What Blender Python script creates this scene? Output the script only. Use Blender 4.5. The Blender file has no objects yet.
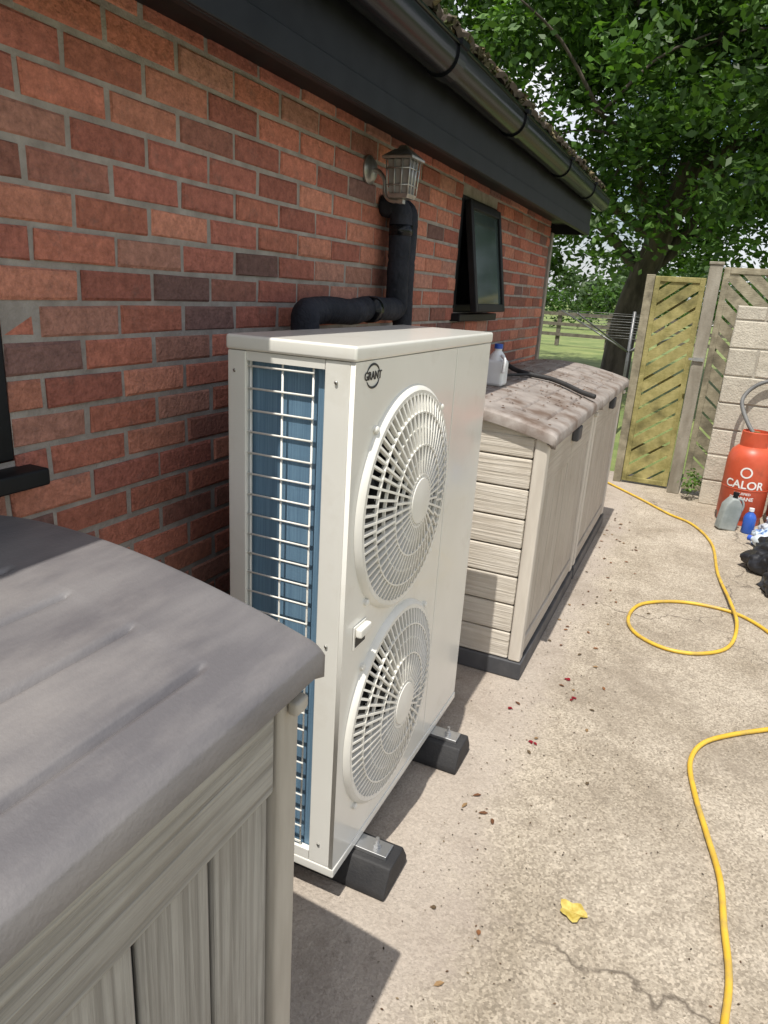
import bpy, bmesh, math, random
import numpy as np
from mathutils import Vector, Matrix, noise
random.seed(7); rng=np.random.default_rng(7)
S=bpy.context.scene
COL=S.collection
# ------------------------------------------------------------------ camera
f,ps,th,r=694.66,.4115,.3111,.0636
F=np.array([-math.sin(ps)*math.cos(th),math.cos(ps)*math.cos(th),-math.sin(th)])
R0=np.array([math.cos(ps),math.sin(ps),0]);U0=np.cross(R0,F)
R=math.cos(r)*R0+math.sin(r)*U0;U=math.cos(r)*U0-math.sin(r)*R0
CX,CZ=1.27,1.64
cam=bpy.data.cameras.new("camera");co=bpy.data.objects.new("camera",cam);COL.objects.link(co)
m=Matrix.Identity(4)
for i in range(3):
    m[i][0]=R[i];m[i][1]=U[i];m[i][2]=-F[i]
m[0][3]=CX;m[1][3]=0;m[2][3]=CZ
co.matrix_world=m
cam.sensor_fit='VERTICAL';cam.sensor_height=32;cam.lens=f/1024*32;cam.clip_start=.02;cam.clip_end=2000
S.camera=co
S.view_settings.view_transform='Standard';S.view_settings.look='None';S.view_settings.exposure=0
# ------------------------------------------------------------------ light
sv=Vector((-.01,-.42,1)).normalized()
el=math.asin(sv.z);az=math.atan2(sv.x,sv.y)
sl=bpy.data.lights.new("sun","SUN");sl.energy=5.0;sl.angle=math.radians(.5);sl.color=(1,.955,.88)
so=bpy.data.objects.new("sun",sl);COL.objects.link(so);so.rotation_euler=sv.to_track_quat('Z','Y').to_euler();so.location=(0,-5,12)
W=bpy.data.worlds.new("World");S.world=W;W.use_nodes=True
nt=W.node_tree;bg=nt.nodes['Background']
sky=nt.nodes.new('ShaderNodeTexSky');sky.sky_type='NISHITA';sky.sun_disc=False;sky.sun_elevation=el;sky.sun_rotation=az
sky.air_density=1.0;sky.dust_density=2.0
tc=nt.nodes.new('ShaderNodeTexCoord');nz=nt.nodes.new('ShaderNodeTexNoise');nz.inputs['Scale'].default_value=2.6;nz.inputs['Detail'].default_value=3
rp=nt.nodes.new('ShaderNodeValToRGB');rp.color_ramp.elements[0].position=.38;rp.color_ramp.elements[1].position=.60
mx=nt.nodes.new('ShaderNodeMix');mx.data_type='RGBA';mx.inputs[7].default_value=(8.6,8.8,9.2,1)
nt.links.new(tc.outputs['Generated'],nz.inputs['Vector']);nt.links.new(nz.outputs[0],rp.inputs[0]);nt.links.new(rp.outputs[0],mx.inputs[0])
nt.links.new(sky.outputs[0],mx.inputs[6]);nt.links.new(mx.outputs[2],bg.inputs[0]);bg.inputs[1].default_value=.12
# ------------------------------------------------------------------ materials
def newmat(name):
    M=bpy.data.materials.new(name);M.use_nodes=True
    return M,M.node_tree,M.node_tree.nodes['Principled BSDF']
def mat(name,c1,c2=None,rough=.6,scale=(8,8,8),bump=.0,bscale=(60,60,60),metal=0,spec=.5,detail=3,lo=.35,hi=.65,bd=.003,coat=0,dirt=None,dscale=3,dlo=.5,dhi=.7,dist=0):
    M,n,b=newmat(name);b.inputs['Roughness'].default_value=rough;b.inputs['Metallic'].default_value=metal
    b.inputs['Specular IOR Level'].default_value=spec;b.inputs['Coat Weight'].default_value=coat
    t=n.nodes.new('ShaderNodeTexCoord')
    def noi(sc,det,di=0):
        mp=n.nodes.new('ShaderNodeMapping');mp.inputs['Scale'].default_value=sc
        q=n.nodes.new('ShaderNodeTexNoise');q.inputs['Scale'].default_value=1;q.inputs['Detail'].default_value=det;q.inputs['Roughness'].default_value=.6;q.inputs['Distortion'].default_value=di
        n.links.new(t.outputs['Object'],mp.inputs[0]);n.links.new(mp.outputs[0],q.inputs['Vector']);return q
    if c2 is None:c2=tuple(min(1,c*1.12) for c in c1)
    q=noi(scale,detail,dist);ra=n.nodes.new('ShaderNodeValToRGB')
    ra.color_ramp.elements[0].color=(*c1,1);ra.color_ramp.elements[1].color=(*c2,1);ra.color_ramp.elements[0].position=lo;ra.color_ramp.elements[1].position=hi
    n.links.new(q.outputs[0],ra.inputs[0]);out=ra.outputs[0]
    if dirt:
        q2=noi(dscale if hasattr(dscale,'__len__') else (dscale,)*3,6);r2=n.nodes.new('ShaderNodeValToRGB');r2.color_ramp.elements[0].position=dlo;r2.color_ramp.elements[1].position=dhi
        mm=n.nodes.new('ShaderNodeMix');mm.data_type='RGBA';mm.inputs[7].default_value=(*dirt,1)
        n.links.new(q2.outputs[0],r2.inputs[0]);n.links.new(r2.outputs[0],mm.inputs[0]);n.links.new(out,mm.inputs[6]);out=mm.outputs[2]
    n.links.new(out,b.inputs['Base Color'])
    if bump:
        q3=q if bscale==scale else noi(bscale,2);bu=n.nodes.new('ShaderNodeBump');bu.inputs['Strength'].default_value=bump;bu.inputs['Distance'].default_value=bd
        n.links.new(q3.outputs[0],bu.inputs['Height']);n.links.new(bu.outputs[0],b.inputs['Normal'])
    return M
def attrmat(name,rough=.9,bump=.5,bscale=90,bd=.004,var=.25,spec=.25,attr='Col',leaf=False,blotch=None):
    M,n,b=newmat(name);b.inputs['Roughness'].default_value=rough;b.inputs['Specular IOR Level'].default_value=spec
    a=n.nodes.new('ShaderNodeAttribute');a.attribute_name=attr
    if leaf:
        n.links.new(a.outputs['Color'],b.inputs['Base Color'])
        tr=n.nodes.new('ShaderNodeBsdfTranslucent');v2=n.nodes.new('ShaderNodeVectorMath');v2.operation='MULTIPLY';v2.inputs[1].default_value=(1.3,1.5,.5)
        n.links.new(a.outputs['Color'],v2.inputs[0]);n.links.new(v2.outputs[0],tr.inputs[0])
        ms=n.nodes.new('ShaderNodeMixShader');ms.inputs[0].default_value=.3
        n.links.new(b.outputs[0],ms.inputs[1]);n.links.new(tr.outputs[0],ms.inputs[2]);n.links.new(ms.outputs[0],n.nodes['Material Output'].inputs[0])
        return M
    t=n.nodes.new('ShaderNodeTexCoord')
    q=n.nodes.new('ShaderNodeTexNoise');q.inputs['Scale'].default_value=bscale*.35;q.inputs['Detail'].default_value=5;q.inputs['Roughness'].default_value=.75
    n.links.new(t.outputs['Object'],q.inputs['Vector'])
    mr=n.nodes.new('ShaderNodeMapRange');mr.inputs[1].default_value=.3;mr.inputs[2].default_value=.7;mr.inputs[3].default_value=1-var;mr.inputs[4].default_value=1+var
    n.links.new(q.outputs[0],mr.inputs[0])
    v=n.nodes.new('ShaderNodeVectorMath');v.operation='SCALE';n.links.new(a.outputs['Color'],v.inputs[0]);n.links.new(mr.outputs[0],v.inputs['Scale'])
    out=v.outputs[0]
    if blotch:
        q2=n.nodes.new('ShaderNodeTexNoise');q2.inputs['Scale'].default_value=blotch[1];q2.inputs['Detail'].default_value=6;q2.inputs['Roughness'].default_value=.8
        n.links.new(t.outputs['Object'],q2.inputs['Vector'])
        r2=n.nodes.new('ShaderNodeValToRGB');r2.color_ramp.elements[0].position=blotch[2];r2.color_ramp.elements[1].position=blotch[3]
        r2.color_ramp.elements[1].color=(.75,.75,.75,1)
        mm=n.nodes.new('ShaderNodeMix');mm.data_type='RGBA';mm.inputs[7].default_value=(*blotch[0],1)
        n.links.new(q2.outputs[0],r2.inputs[0]);n.links.new(r2.outputs[0],mm.inputs[0]);n.links.new(out,mm.inputs[6]);out=mm.outputs[2]
    n.links.new(out,b.inputs['Base Color'])
    if bump:
        q3=n.nodes.new('ShaderNodeTexNoise');q3.inputs['Scale'].default_value=bscale;q3.inputs['Detail'].default_value=3
        n.links.new(t.outputs['Object'],q3.inputs['Vector'])
        bu=n.nodes.new('ShaderNodeBump');bu.inputs['Strength'].default_value=bump;bu.inputs['Distance'].default_value=bd
        n.links.new(q3.outputs[0],bu.inputs['Height']);n.links.new(bu.outputs[0],b.inputs['Normal'])
    return M
# ------------------------------------------------------------------ mesh helpers
def link(ob,par=None):
    COL.objects.link(ob)
    if par:ob.parent=par
    return ob
def empty(name):
    e=bpy.data.objects.new(name,None);e.empty_display_size=.1;return link(e)
def mesh(name,vs,fs,M,par=None,smooth=False):
    me=bpy.data.meshes.new(name);me.from_pydata([tuple(v) for v in vs],[],fs);me.update()
    if M:me.materials.append(M)
    if smooth:me.polygons.foreach_set('use_smooth',[True]*len(me.polygons))
    return link(bpy.data.objects.new(name,me),par)
def bev(ob,w,seg=2,ang=35):
    b=ob.modifiers.new('b','BEVEL');b.width=w;b.segments=seg;b.limit_method='ANGLE';b.angle_limit=math.radians(ang)
    ob.data.polygons.foreach_set('use_smooth',[True]*len(ob.data.polygons))
    wn=ob.modifiers.new('w','WEIGHTED_NORMAL');wn.keep_sharp=False
    return ob
BF=[(0,3,2,1),(4,5,6,7),(0,1,5,4),(1,2,6,5),(2,3,7,6),(3,0,4,7)]
def boxv(lo,hi):
    x0,y0,z0=lo;x1,y1,z1=hi
    return [(x0,y0,z0),(x1,y0,z0),(x1,y1,z0),(x0,y1,z0),(x0,y0,z1),(x1,y0,z1),(x1,y1,z1),(x0,y1,z1)]
def box(name,lo,hi,M,par=None,b=.0):
    o=mesh(name,boxv(lo,hi),BF,M,par)
    if b:bev(o,b)
    return o
def boxes(name,lst,M,par=None,b=0):
    vs=[];fs=[]
    for lo,hi in lst:
        k=len(vs);vs+=boxv(lo,hi);fs+=[tuple(i+k for i in q) for q in BF]
    o=mesh(name,vs,fs,M,par)
    if b:bev(o,b)
    return o
def tubedata(pts,rad,n=10,cap=True):
    pts=[Vector(p) for p in pts];N=len(pts)
    if not hasattr(rad,'__len__'):rad=[rad]*N
    vs=[];fs=[];up=None
    for i,p in enumerate(pts):
        t=(pts[min(i+1,N-1)]-pts[max(i-1,0)]).normalized()
        if up is None:
            up=Vector((0,0,1)) if abs(t.z)<.9 else Vector((1,0,0))
        a=(up-t*up.dot(t)).normalized();up=a;b=t.cross(a)
        for k in range(n):
            q=2*math.pi*k/n;vs.append(p+(a*math.cos(q)+b*math.sin(q))*rad[i])
    for i in range(N-1):
        for k in range(n):
            fs.append((i*n+k,i*n+(k+1)%n,(i+1)*n+(k+1)%n,(i+1)*n+k))
    if cap:
        fs.append(tuple(range(n-1,-1,-1)));fs.append(tuple((N-1)*n+k for k in range(n)))
    return vs,fs
def tube(name,pts,rad,M,par=None,n=10):
    v,fc=tubedata(pts,rad,n);return mesh(name,v,fc,M,par,True)
def tubes(name,lst,M,par=None,n=8):
    vs=[];fs=[]
    for pts,rad in lst:
        v,fc=tubedata(pts,rad,n);k=len(vs);vs+=v;fs+=[tuple(i+k for i in q) for q in fc]
    return mesh(name,vs,fs,M,par,True)
def catmull(P,sub=8,closed=False):
    P=[Vector(p) for p in P];out=[]
    for i in range(len(P)-1):
        p0=P[max(i-1,0)];p1=P[i];p2=P[i+1];p3=P[min(i+2,len(P)-1)]
        for s in range(sub):
            t=s/sub;out.append(.5*((2*p1)+(p2-p0)*t+(2*p0-5*p1+4*p2-p3)*t*t+(3*p1-p0-3*p2+p3)*t**3))
    out.append(P[-1]);return out
def elbow(P,rad,sub=6):
    P=[Vector(p) for p in P];out=[P[0]]
    for i in range(1,len(P)-1):
        a=(P[i-1]-P[i]).normalized()*rad;b=(P[i+1]-P[i]).normalized()*rad
        for k in range(sub+1):
            t=k/sub;out.append((P[i]+a)*(1-t)**2+P[i]*2*t*(1-t)+(P[i]+b)*t*t)
    out.append(P[-1]);return out
def resample(P,step):
    out=[P[0]]
    for a,b in zip(P[:-1],P[1:]):
        n=max(1,int((b-a).length/step))
        for k in range(1,n+1):out.append(a.lerp(b,k/n))
    return out
def lathe(name,prof,c,M,par=None,n=32,axis='z',cap=True):
    vs=[];fs=[]
    for (rr,h) in prof:
        for k in range(n):
            q=2*math.pi*k/n;a,b=rr*math.cos(q),rr*math.sin(q)
            vs.append({'z':(c[0]+a,c[1]+b,c[2]+h),'x':(c[0]+h,c[1]+a,c[2]+b),'y':(c[0]+b,c[1]+h,c[2]+a)}[axis])
    for i in range(len(prof)-1):
        for k in range(n):fs.append((i*n+k,i*n+(k+1)%n,(i+1)*n+(k+1)%n,(i+1)*n+k))
    if cap:fs.append(tuple(range(n-1,-1,-1)));fs.append(tuple((len(prof)-1)*n+k for k in range(n)))
    o=mesh(name,vs,fs,M,par,True)
    e=o.modifiers.new('e','EDGE_SPLIT');e.split_angle=math.radians(40)
    return o
def renorm(o):
    bm=bmesh.new();bm.from_mesh(o.data);bmesh.ops.recalc_face_normals(bm,faces=bm.faces);bm.to_mesh(o.data);bm.free();return o
def prism(name,poly,axis,a0,a1,M,par=None,b=0):
    def P(p,a):return {'y':(p[0],a,p[1]),'x':(a,p[0],p[1]),'z':(p[0],p[1],a)}[axis]
    n=len(poly);vs=[P(p,a0) for p in poly]+[P(p,a1) for p in poly]
    fs=[tuple(range(n)),tuple(range(2*n-1,n-1,-1))]+[(i,(i+1)%n+0,(i+1)%n+n,i+n) for i in range(n)]
    o=renorm(mesh(name,vs,fs,M,par))
    if b:bev(o,b)
    return o
def clip(poly,a,b,c):
    out=[]
    for i in range(len(poly)):
        p=poly[i];q=poly[(i+1)%len(poly)];dp=a*p[0]+b*p[1]-c;dq=a*q[0]+b*q[1]-c
        if dp<=0:out.append(p)
        if dp*dq<0:
            t=dp/(dp-dq);out.append((p[0]+t*(q[0]-p[0]),p[1]+t*(q[1]-p[1])))
    return out
def setcol(me,cols_per_face):
    a=me.color_attributes.new('Col','FLOAT_COLOR','CORNER')
    arr=np.ones((len(me.loops),4),dtype=np.float32)
    lt=np.empty(len(me.polygons),dtype=np.int32);me.polygons.foreach_get('loop_total',lt)
    arr[:,:3]=np.repeat(np.asarray(cols_per_face,dtype=np.float32),lt,axis=0)
    a.data.foreach_set('color',arr.ravel())
# ------------------------------------------------------------------ mats
M_black=mat('black_paint',(.006,.0065,.0075),(.011,.012,.014),rough=.5,bump=.15,bscale=(20,3,40),spec=.25)
M_gutter=mat('gutter_plastic',(.004,.0045,.006),(.008,.009,.011),rough=.22,spec=.28)
M_mortar=mat('mortar',(.25,.22,.195),(.37,.335,.30),rough=.95,scale=(14,14,14),bump=.8,bscale=(150,150,150),bd=.004,detail=6)
M_brick=attrmat('brick',bump=1,bscale=110,bd=.006,var=.34,blotch=((.19,.115,.095),13,.54,.76))
M_white=mat('white_powder_coat',(.74,.73,.67),(.78,.77,.715),rough=.22,scale=(3,3,3),spec=.5,coat=.2,dirt=(.64,.61,.53),dscale=6,dlo=.55,dhi=.85)
M_grille=mat('grille_plastic',(.73,.715,.65),(.79,.775,.72),rough=.42)
M_dark=mat('dark_cavity',(.02,.02,.021),(.03,.03,.03),rough=.6)
M_coil=mat('blue_fins',(.11,.20,.30),(.17,.29,.40),rough=.5,scale=(300,3,4),metal=.1,bump=.5,bscale=(500,3,3),bd=.002)
M_rubber=mat('rubber',(.018,.018,.02),(.035,.034,.034),rough=.7,bump=.4,bscale=(120,120,120))
M_galv=mat('galvanised',(.45,.46,.47),(.6,.6,.6),rough=.35,metal=.9)
M_foam=mat('pipe_insulation',(.010,.012,.018),(.028,.030,.040),rough=.8,bump=.9,bscale=(45,45,45),bd=.008,spec=.3)
M_steel=mat('stainless',(.33,.33,.31),(.48,.47,.44),rough=.38,metal=.8,scale=(30,30,30))
def shedm(nm,c1,c2,g,dirt):
    return mat(nm,c1,c2,rough=.6,scale=g,bump=1,bscale=g,bd=.006,detail=4,spec=.3,dirt=dirt,dscale=5,dlo=.45,dhi=.85,lo=.36,hi=.62,dist=.5)
GV=(85,85,2.0);GH=(2.4,85,85);GHY=(85,2.4,85)
A1,A2,AD=(.24,.228,.205),(.40,.385,.35),(.26,.24,.21)
MA=dict(v=shedm('resin_grey_v',A1,A2,GV,AD),h=shedm('resin_grey_h',A1,A2,GH,AD),hy=shedm('resin_grey_hy',A1,A2,GHY,AD),
 post=mat('resin_post_grey',(.38,.35,.30),(.46,.43,.375),rough=.6,scale=(20,20,3),bump=.5,bscale=(60,60,5)),
 lid=mat('resin_lid_grey',(.120,.113,.118),(.185,.175,.175),rough=.45,scale=(10,2.5,10),bump=.35,bscale=(140,140,140),bd=.002,detail=7,dirt=(.235,.218,.21),dscale=(7,2.2,7),dlo=.45,dhi=.72))
B1,B2,BD=(.56,.51,.43),(.69,.64,.56),(.50,.44,.36)
MB=dict(v=shedm('resin_cream_shaded_v',(.42,.37,.31),(.54,.49,.42),GV,(.38,.33,.27)),h=shedm('resin_cream_h',B1,B2,GH,BD),hy=shedm('resin_cream_shaded_hy',(.42,.37,.31),(.54,.49,.42),GHY,(.38,.33,.27)),  # door creams are darker copies: shade on the front face painted into the colour
 post=mat('resin_post_cream',(.56,.51,.44),(.66,.61,.53),rough=.6,scale=(20,20,3),bump=.5,bscale=(60,60,5)),
 lid=mat('resin_lid_taupe',(.25,.22,.20),(.36,.32,.29),rough=.6,scale=(7,7,7),bump=.3,bscale=(120,120,120),bd=.002,detail=6,dirt=(.15,.105,.08),dscale=8,dlo=.45,dhi=.68))
M_base=mat('resin_base',(.05,.052,.058),(.09,.09,.095),rough=.6)
M_glass=mat('window_glass',(.012,.018,.018),(.02,.03,.028),rough=.04,spec=.9,coat=.5)
M_tile=attrmat('roof_tile',bump=.8,bscale=60,bd=.006)
# ------------------------------------------------------------------ ground
def ground():
    M,n,b=newmat('field_grass');b.inputs['Roughness'].default_value=.9
    t=n.nodes.new('ShaderNodeTexCoord');q=n.nodes.new('ShaderNodeTexNoise');q.inputs['Scale'].default_value=.5;q.inputs['Detail'].default_value=8;q.inputs['Roughness'].default_value=.8
    ra=n.nodes.new('ShaderNodeValToRGB');ra.color_ramp.elements[0].color=(.08,.13,.03,1);ra.color_ramp.elements[1].color=(.24,.27,.09,1);ra.color_ramp.elements[0].position=.35;ra.color_ramp.elements[1].position=.65
    n.links.new(t.outputs['Object'],q.inputs[0]);n.links.new(q.outputs[0],ra.inputs[0]);n.links.new(ra.outputs[0],b.inputs['Base Color'])
    mesh('ground',[(-600,-600,-.012),(600,-600,-.012),(600,900,-.012),(-600,900,-.012)],[(0,1,2,3)],M)
    M,n,b=newmat('old_concrete');b.inputs['Roughness'].default_value=.92;b.inputs['Specular IOR Level'].default_value=.2
    t=n.nodes.new('ShaderNodeTexCoord')
    def N(sc,det=4,ro=.6,dist=0):
        q=n.nodes.new('ShaderNodeTexNoise');q.inputs['Scale'].default_value=sc;q.inputs['Detail'].default_value=det;q.inputs['Roughness'].default_value=ro;q.inputs['Distortion'].default_value=dist
        n.links.new(t.outputs['Object'],q.inputs[0]);return q.outputs[0]
    def RMP(i,p0,p1,c0=(0,0,0,1),c1=(1,1,1,1)):
        ra=n.nodes.new('ShaderNodeValToRGB');ra.color_ramp.elements[0].position=p0;ra.color_ramp.elements[1].position=p1;ra.color_ramp.elements[0].color=c0;ra.color_ramp.elements[1].color=c1
        n.links.new(i,ra.inputs[0]);return ra.outputs[0]
    def MIX(fac,a,c,mode='MIX',fs=1):
        mm=n.nodes.new('ShaderNodeMix');mm.data_type='RGBA';mm.blend_type=mode
        if fac is None:mm.inputs[0].default_value=fs
        else:n.links.new(fac,mm.inputs[0])
        for i,v in ((6,a),(7,c)):
            if isinstance(v,tuple):mm.inputs[i].default_value=v
            else:n.links.new(v,mm.inputs[i])
        return mm.outputs[2]
    def MUL(a,k):
        q=n.nodes.new('ShaderNodeMath');q.operation='MULTIPLY';n.links.new(a,q.inputs[0])
        if isinstance(k,float):q.inputs[1].default_value=k
        else:n.links.new(k,q.inputs[1])
        return q.outputs[0]
    base=N(2.4,7,.72)
    rough=RMP(base,.34,.66,(.33,.285,.225,1),(.51,.455,.38,1))
    smooth=RMP(base,.3,.7,(.38,.325,.275,1),(.48,.425,.365,1))
    sp=n.nodes.new('ShaderNodeSeparateXYZ');n.links.new(t.outputs['Object'],sp.inputs[0])
    ad=n.nodes.new('ShaderNodeMath');ad.operation='MULTIPLY_ADD';ad.inputs[1].default_value=.6;n.links.new(base,ad.inputs[0]);n.links.new(sp.outputs[0],ad.inputs[2])
    ms=n.nodes.new('ShaderNodeMapRange');ms.inputs[1].default_value=1.15;ms.inputs[2].default_value=1.30;n.links.new(ad.outputs[0],ms.inputs[0])
    c=MIX(ms.outputs[0],smooth,rough)
    v=n.nodes.new('ShaderNodeTexVoronoi');v.inputs['Scale'].default_value=150;n.links.new(t.outputs['Object'],v.inputs[0])
    bw=n.nodes.new('ShaderNodeRGBToBW');n.links.new(v.outputs['Color'],bw.inputs[0])
    sc=RMP(bw.outputs[0],.15,.9,(.64,.62,.59,1),(1.22,1.2,1.17,1))
    mult=MIX(None,c,sc,'MULTIPLY',1)
    half=MIX(None,c,mult,'MIX',.4)
    c=MIX(ms.outputs[0],half,mult)
    c=MIX(MUL(RMP(N(1.1,8,.8,.6),.50,.68),.8),c,(.24,.20,.155,1))
    fine=N(10,7,.85)
    c=MIX(MUL(RMP(fine,.57,.72),.8),c,(.17,.14,.11,1))
    wv=n.nodes.new('ShaderNodeTexVoronoi');wv.feature='DISTANCE_TO_EDGE';wv.inputs['Scale'].default_value=.42
    nzv=n.nodes.new('ShaderNodeTexNoise');nzv.inputs['Scale'].default_value=4;nzv.inputs['Detail'].default_value=5
    n.links.new(t.outputs['Object'],nzv.inputs[0]);va=n.nodes.new('ShaderNodeVectorMath');va.operation='MULTIPLY_ADD';va.inputs[1].default_value=(.5,.5,0)
    n.links.new(nzv.outputs['Color'],va.inputs[0]);n.links.new(t.outputs['Object'],va.inputs[2]);n.links.new(va.outputs[0],wv.inputs[0])
    cr=RMP(wv.outputs[0],.001,.0035,(1,1,1,1),(0,0,0,1))
    ck=MUL(MUL(cr,ms.outputs[0]),RMP(base,.36,.48))
    c=MIX(MUL(ck,.85),c,(.11,.09,.07,1))
    n.links.new(c,b.inputs['Base Color'])
    bu=n.nodes.new('ShaderNodeBump');bu.inputs['Strength'].default_value=1;bu.inputs['Distance'].default_value=.008
    n.links.new(N(75,4,.75),bu.inputs['Height']);n.links.new(bu.outputs[0],b.inputs['Normal'])
    mesh('concrete_yard',[(-.3,-4,0),(6,-4,0),(6,7.3,0),(-.3,7.3,0)],[(0,1,2,3)],M)
ground()
# ------------------------------------------------------------------ house
house=empty('brick_house')
YE=5.79;YS=-3.0;ZT=2.21
holes=[(.05,.975,1.25,2.12),(3.66,4.30,1.54,2.12)]
def brickwall(name,y0,y1,z1,holes,bl,bh,mo,pal,par,xf=0.,M=M_brick,ch0=.005,thick=.05,tf=None,jit0=.0022):
    vs=[];fs=[];cols=[];rows=int(math.ceil(z1/(bh+mo)))
    for i in range(rows):
        za=i*(bh+mo);zb=min(za+bh,z1);off=(i%2)*(bl+mo)/2
        ya=y0-off
        while ya<y1:
            a,b=max(ya,y0),min(ya+bl+random.uniform(-.004,.002),y1);ya+=bl+mo
            segs=[(a,b)]
            for (h0,h1,g0,g1) in holes:
                if zb>g0+.012 and za<g1-.012:
                    ns=[]
                    for (p,q) in segs:
                        if q<=h0 or p>=h1:ns.append((p,q))
                        else:
                            if p<h0:ns.append((p,h0))
                            if q>h1:ns.append((h1,q))
                    segs=ns
            for (p,q) in segs:
                w=min(q-p,zb-za)
                if w<.006:continue
                ch=min(ch0,w*.25);jit=min(jit0,w*.06)
                dx=random.gauss(0,.0016);s=len(vs);J=lambda:random.uniform(-jit,jit)
                o=[(p,za),(q,za),(q,zb),(p,zb)];c=ch
                ii=[(p+c,za+c),(q-c,za+c),(q-c,zb-c),(p+c,zb-c)]
                o=[(y+J(),z+J()) for y,z in o]
                vs+=[(xf-thick,y,z) for y,z in o]+[(xf-c*.9+dx,y,z) for y,z in o]+[(xf+dx+J()*.6,y+J(),z+J()) for y,z in ii]
                F6=[(s+8,s+9,s+10,s+11)]
                for t in range(4):
                    u=(t+1)%4;F6.append((s+4+t,s+4+u,s+8+u,s+8+t));F6.append((s+t,s+u,s+4+u,s+4+t))
                fs+=F6;cl=pal();cols+=[cl]*len(F6)
    if tf:vs=[tf(v) for v in vs]
    o=mesh(name,vs,fs,M,par);setcol(o.data,cols);return o
def pal():
    base=random.choices([(.42,.155,.105),(.48,.20,.135),(.36,.13,.095),(.28,.12,.09),(.20,.11,.095),(.40,.195,.145)],[5,3.4,4.4,2.8,1.6,2.8])[0]
    s=random.uniform(.82,1.18);return tuple(c*s for c in base)
brickwall('bricks',YS,YE,ZT,holes,.2135,.0625,.0125,pal,house)
ys=sorted([YS,YE]+[h[0] for h in holes]+[h[1] for h in holes]);zs=sorted(set([0,ZT]+[h[2] for h in holes]+[h[3] for h in holes]))
vs=[];fs=[]
for a,b in zip(ys[:-1],ys[1:]):
    for c,d in zip(zs[:-1],zs[1:]):
        if not any(a>=h[0]-1e-6 and b<=h[1]+1e-6 and c>=h[2]-1e-6 and d<=h[3]+1e-6 for h in holes):
            k=len(vs);x=-.0055;vs+=[(x,a,c),(x,b,c),(x,b,d),(x,a,d)];fs.append((k,k+1,k+2,k+3))
mesh('mortar',vs,fs,M_mortar,house)
M_plainbrick,nn,bb=newmat('brick_return');
bt=nn.nodes.new('ShaderNodeTexBrick');tcx=nn.nodes.new('ShaderNodeTexCoord');mpp=nn.nodes.new('ShaderNodeMapping');mpp.inputs['Rotation'].default_value=(math.radians(90),0,0)
bt.inputs['Scale'].default_value=1;bt.inputs['Brick Width'].default_value=.225;bt.inputs['Row Height'].default_value=.075;bt.inputs['Mortar Size'].default_value=.006
bt.inputs['Color1'].default_value=(.38,.13,.08,1);bt.inputs['Color2'].default_value=(.2,.085,.065,1);bt.inputs['Mortar'].default_value=(.3,.26,.22,1)
nn.links.new(tcx.outputs['Object'],mpp.inputs[0]);nn.links.new(mpp.outputs[0],bt.inputs[0]);nn.links.new(bt.outputs[0],bb.inputs['Base Color'])
box('end_wall',(-7.5,YE-.1,0),(-.051,YE-.001,ZT+.3),M_plainbrick,house)
box('inner_wall',(-7.5,YS,0),(-7.4,YE-.1,ZT+.3),M_plainbrick,house)
box('start_wall',(-7.4,YS,0),(-.051,YS+.1,ZT+.3),M_plainbrick,house)
for i,h in enumerate(holes):
    box('room_dark_%d'%i,(-.6,h[0]-.0,h[2]-.0),(-.5,h[1],h[3]),M_dark,house)
    boxes('reveal_%d'%i,[((-.5,h[0]-.03,h[2]-.03),(-.052,h[0]-.001,h[3]+.03)),((-.5,h[1]+.001,h[2]-.03),(-.052,h[1]+.03,h[3]+.03)),((-.5,h[0],h[2]-.03),(-.052,h[1],h[2]-.001)),((-.5,h[0],h[3]+.001),(-.052,h[1],h[3]+.03))],M_dark,house)
def frame(name,y0,y1,z0,z1,x0,x1,w,M,par,b=.004):
    return boxes(name,[((x0,y0,z0),(x1,y0+w,z1)),((x0,y1-w,z0),(x1,y1,z1)),((x0,y0+w,z0),(x1,y1-w,z0+w)),((x0,y0+w,z1-w),(x1,y1-w,z1))],M,par,b)
frame('near_window_frame',.052,.973,1.252,2.118,-.045,-.002,.06,M_black,house)
box('near_window_glass',(-.03,.112,1.312),(-.026,.913,2.058),M_glass,house)
box('near_window_sill',(-.03,-.0,1.200),(.055,1.01,1.238),M_black,house,.006)
frame('far_window_frame',3.662,4.298,1.542,2.118,-.045,-.002,.04,M_black,house)
box('far_window_sill',(-.03,3.63,1.495),(.05,4.33,1.535),M_black,house,.006)
sash=frame('far_window_sash',3.70,4.27,-.56,0,-.018,.018,.042,M_black,house)
sg=box('far_window_pane',(-.004,3.742,-.518),(.004,4.228,-.042),mat('pane_reflect_tint',(.04,.06,.06),(.07,.10,.095),rough=.10,spec=.6,scale=(2,2,3)),house)  # greenish tone of reflected trees is painted into the pane colour
for o in (sash,sg):
    o.matrix_world=Matrix.Translation((.012,0,2.10))@Matrix.Rotation(-math.radians(9),4,'Y')
YO=6.02
box('soffit',(-.02,YS,2.205),(.222,YO,2.22),M_black,house)
box('fascia',(.222,YS,2.135),(.245,YO,2.43),M_black,house,.003)
box('fascia_lower_board',(.245,YS,2.135),(.256,YO,2.20),M_black,house,.003)
box('barge_end',(-.1,YO,2.135),(.245,YO+.02,2.46),M_black,house)
gc=(.312,2.355)
n=14
outer=[(gc[0]+.058*math.cos(math.pi+math.pi*k/n),gc[1]+.02+.062*math.sin(math.pi+math.pi*k/n)) for k in range(n+1)]
inner=[(gc[0]+.053*math.cos(math.pi+math.pi*k/n),gc[1]+.02+.057*math.sin(math.pi+math.pi*k/n)) for k in range(n+1)]
outer=[(outer[0][0],outer[0][1]+.025)]+outer+[(outer[-1][0],outer[-1][1]+.025)]
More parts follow.
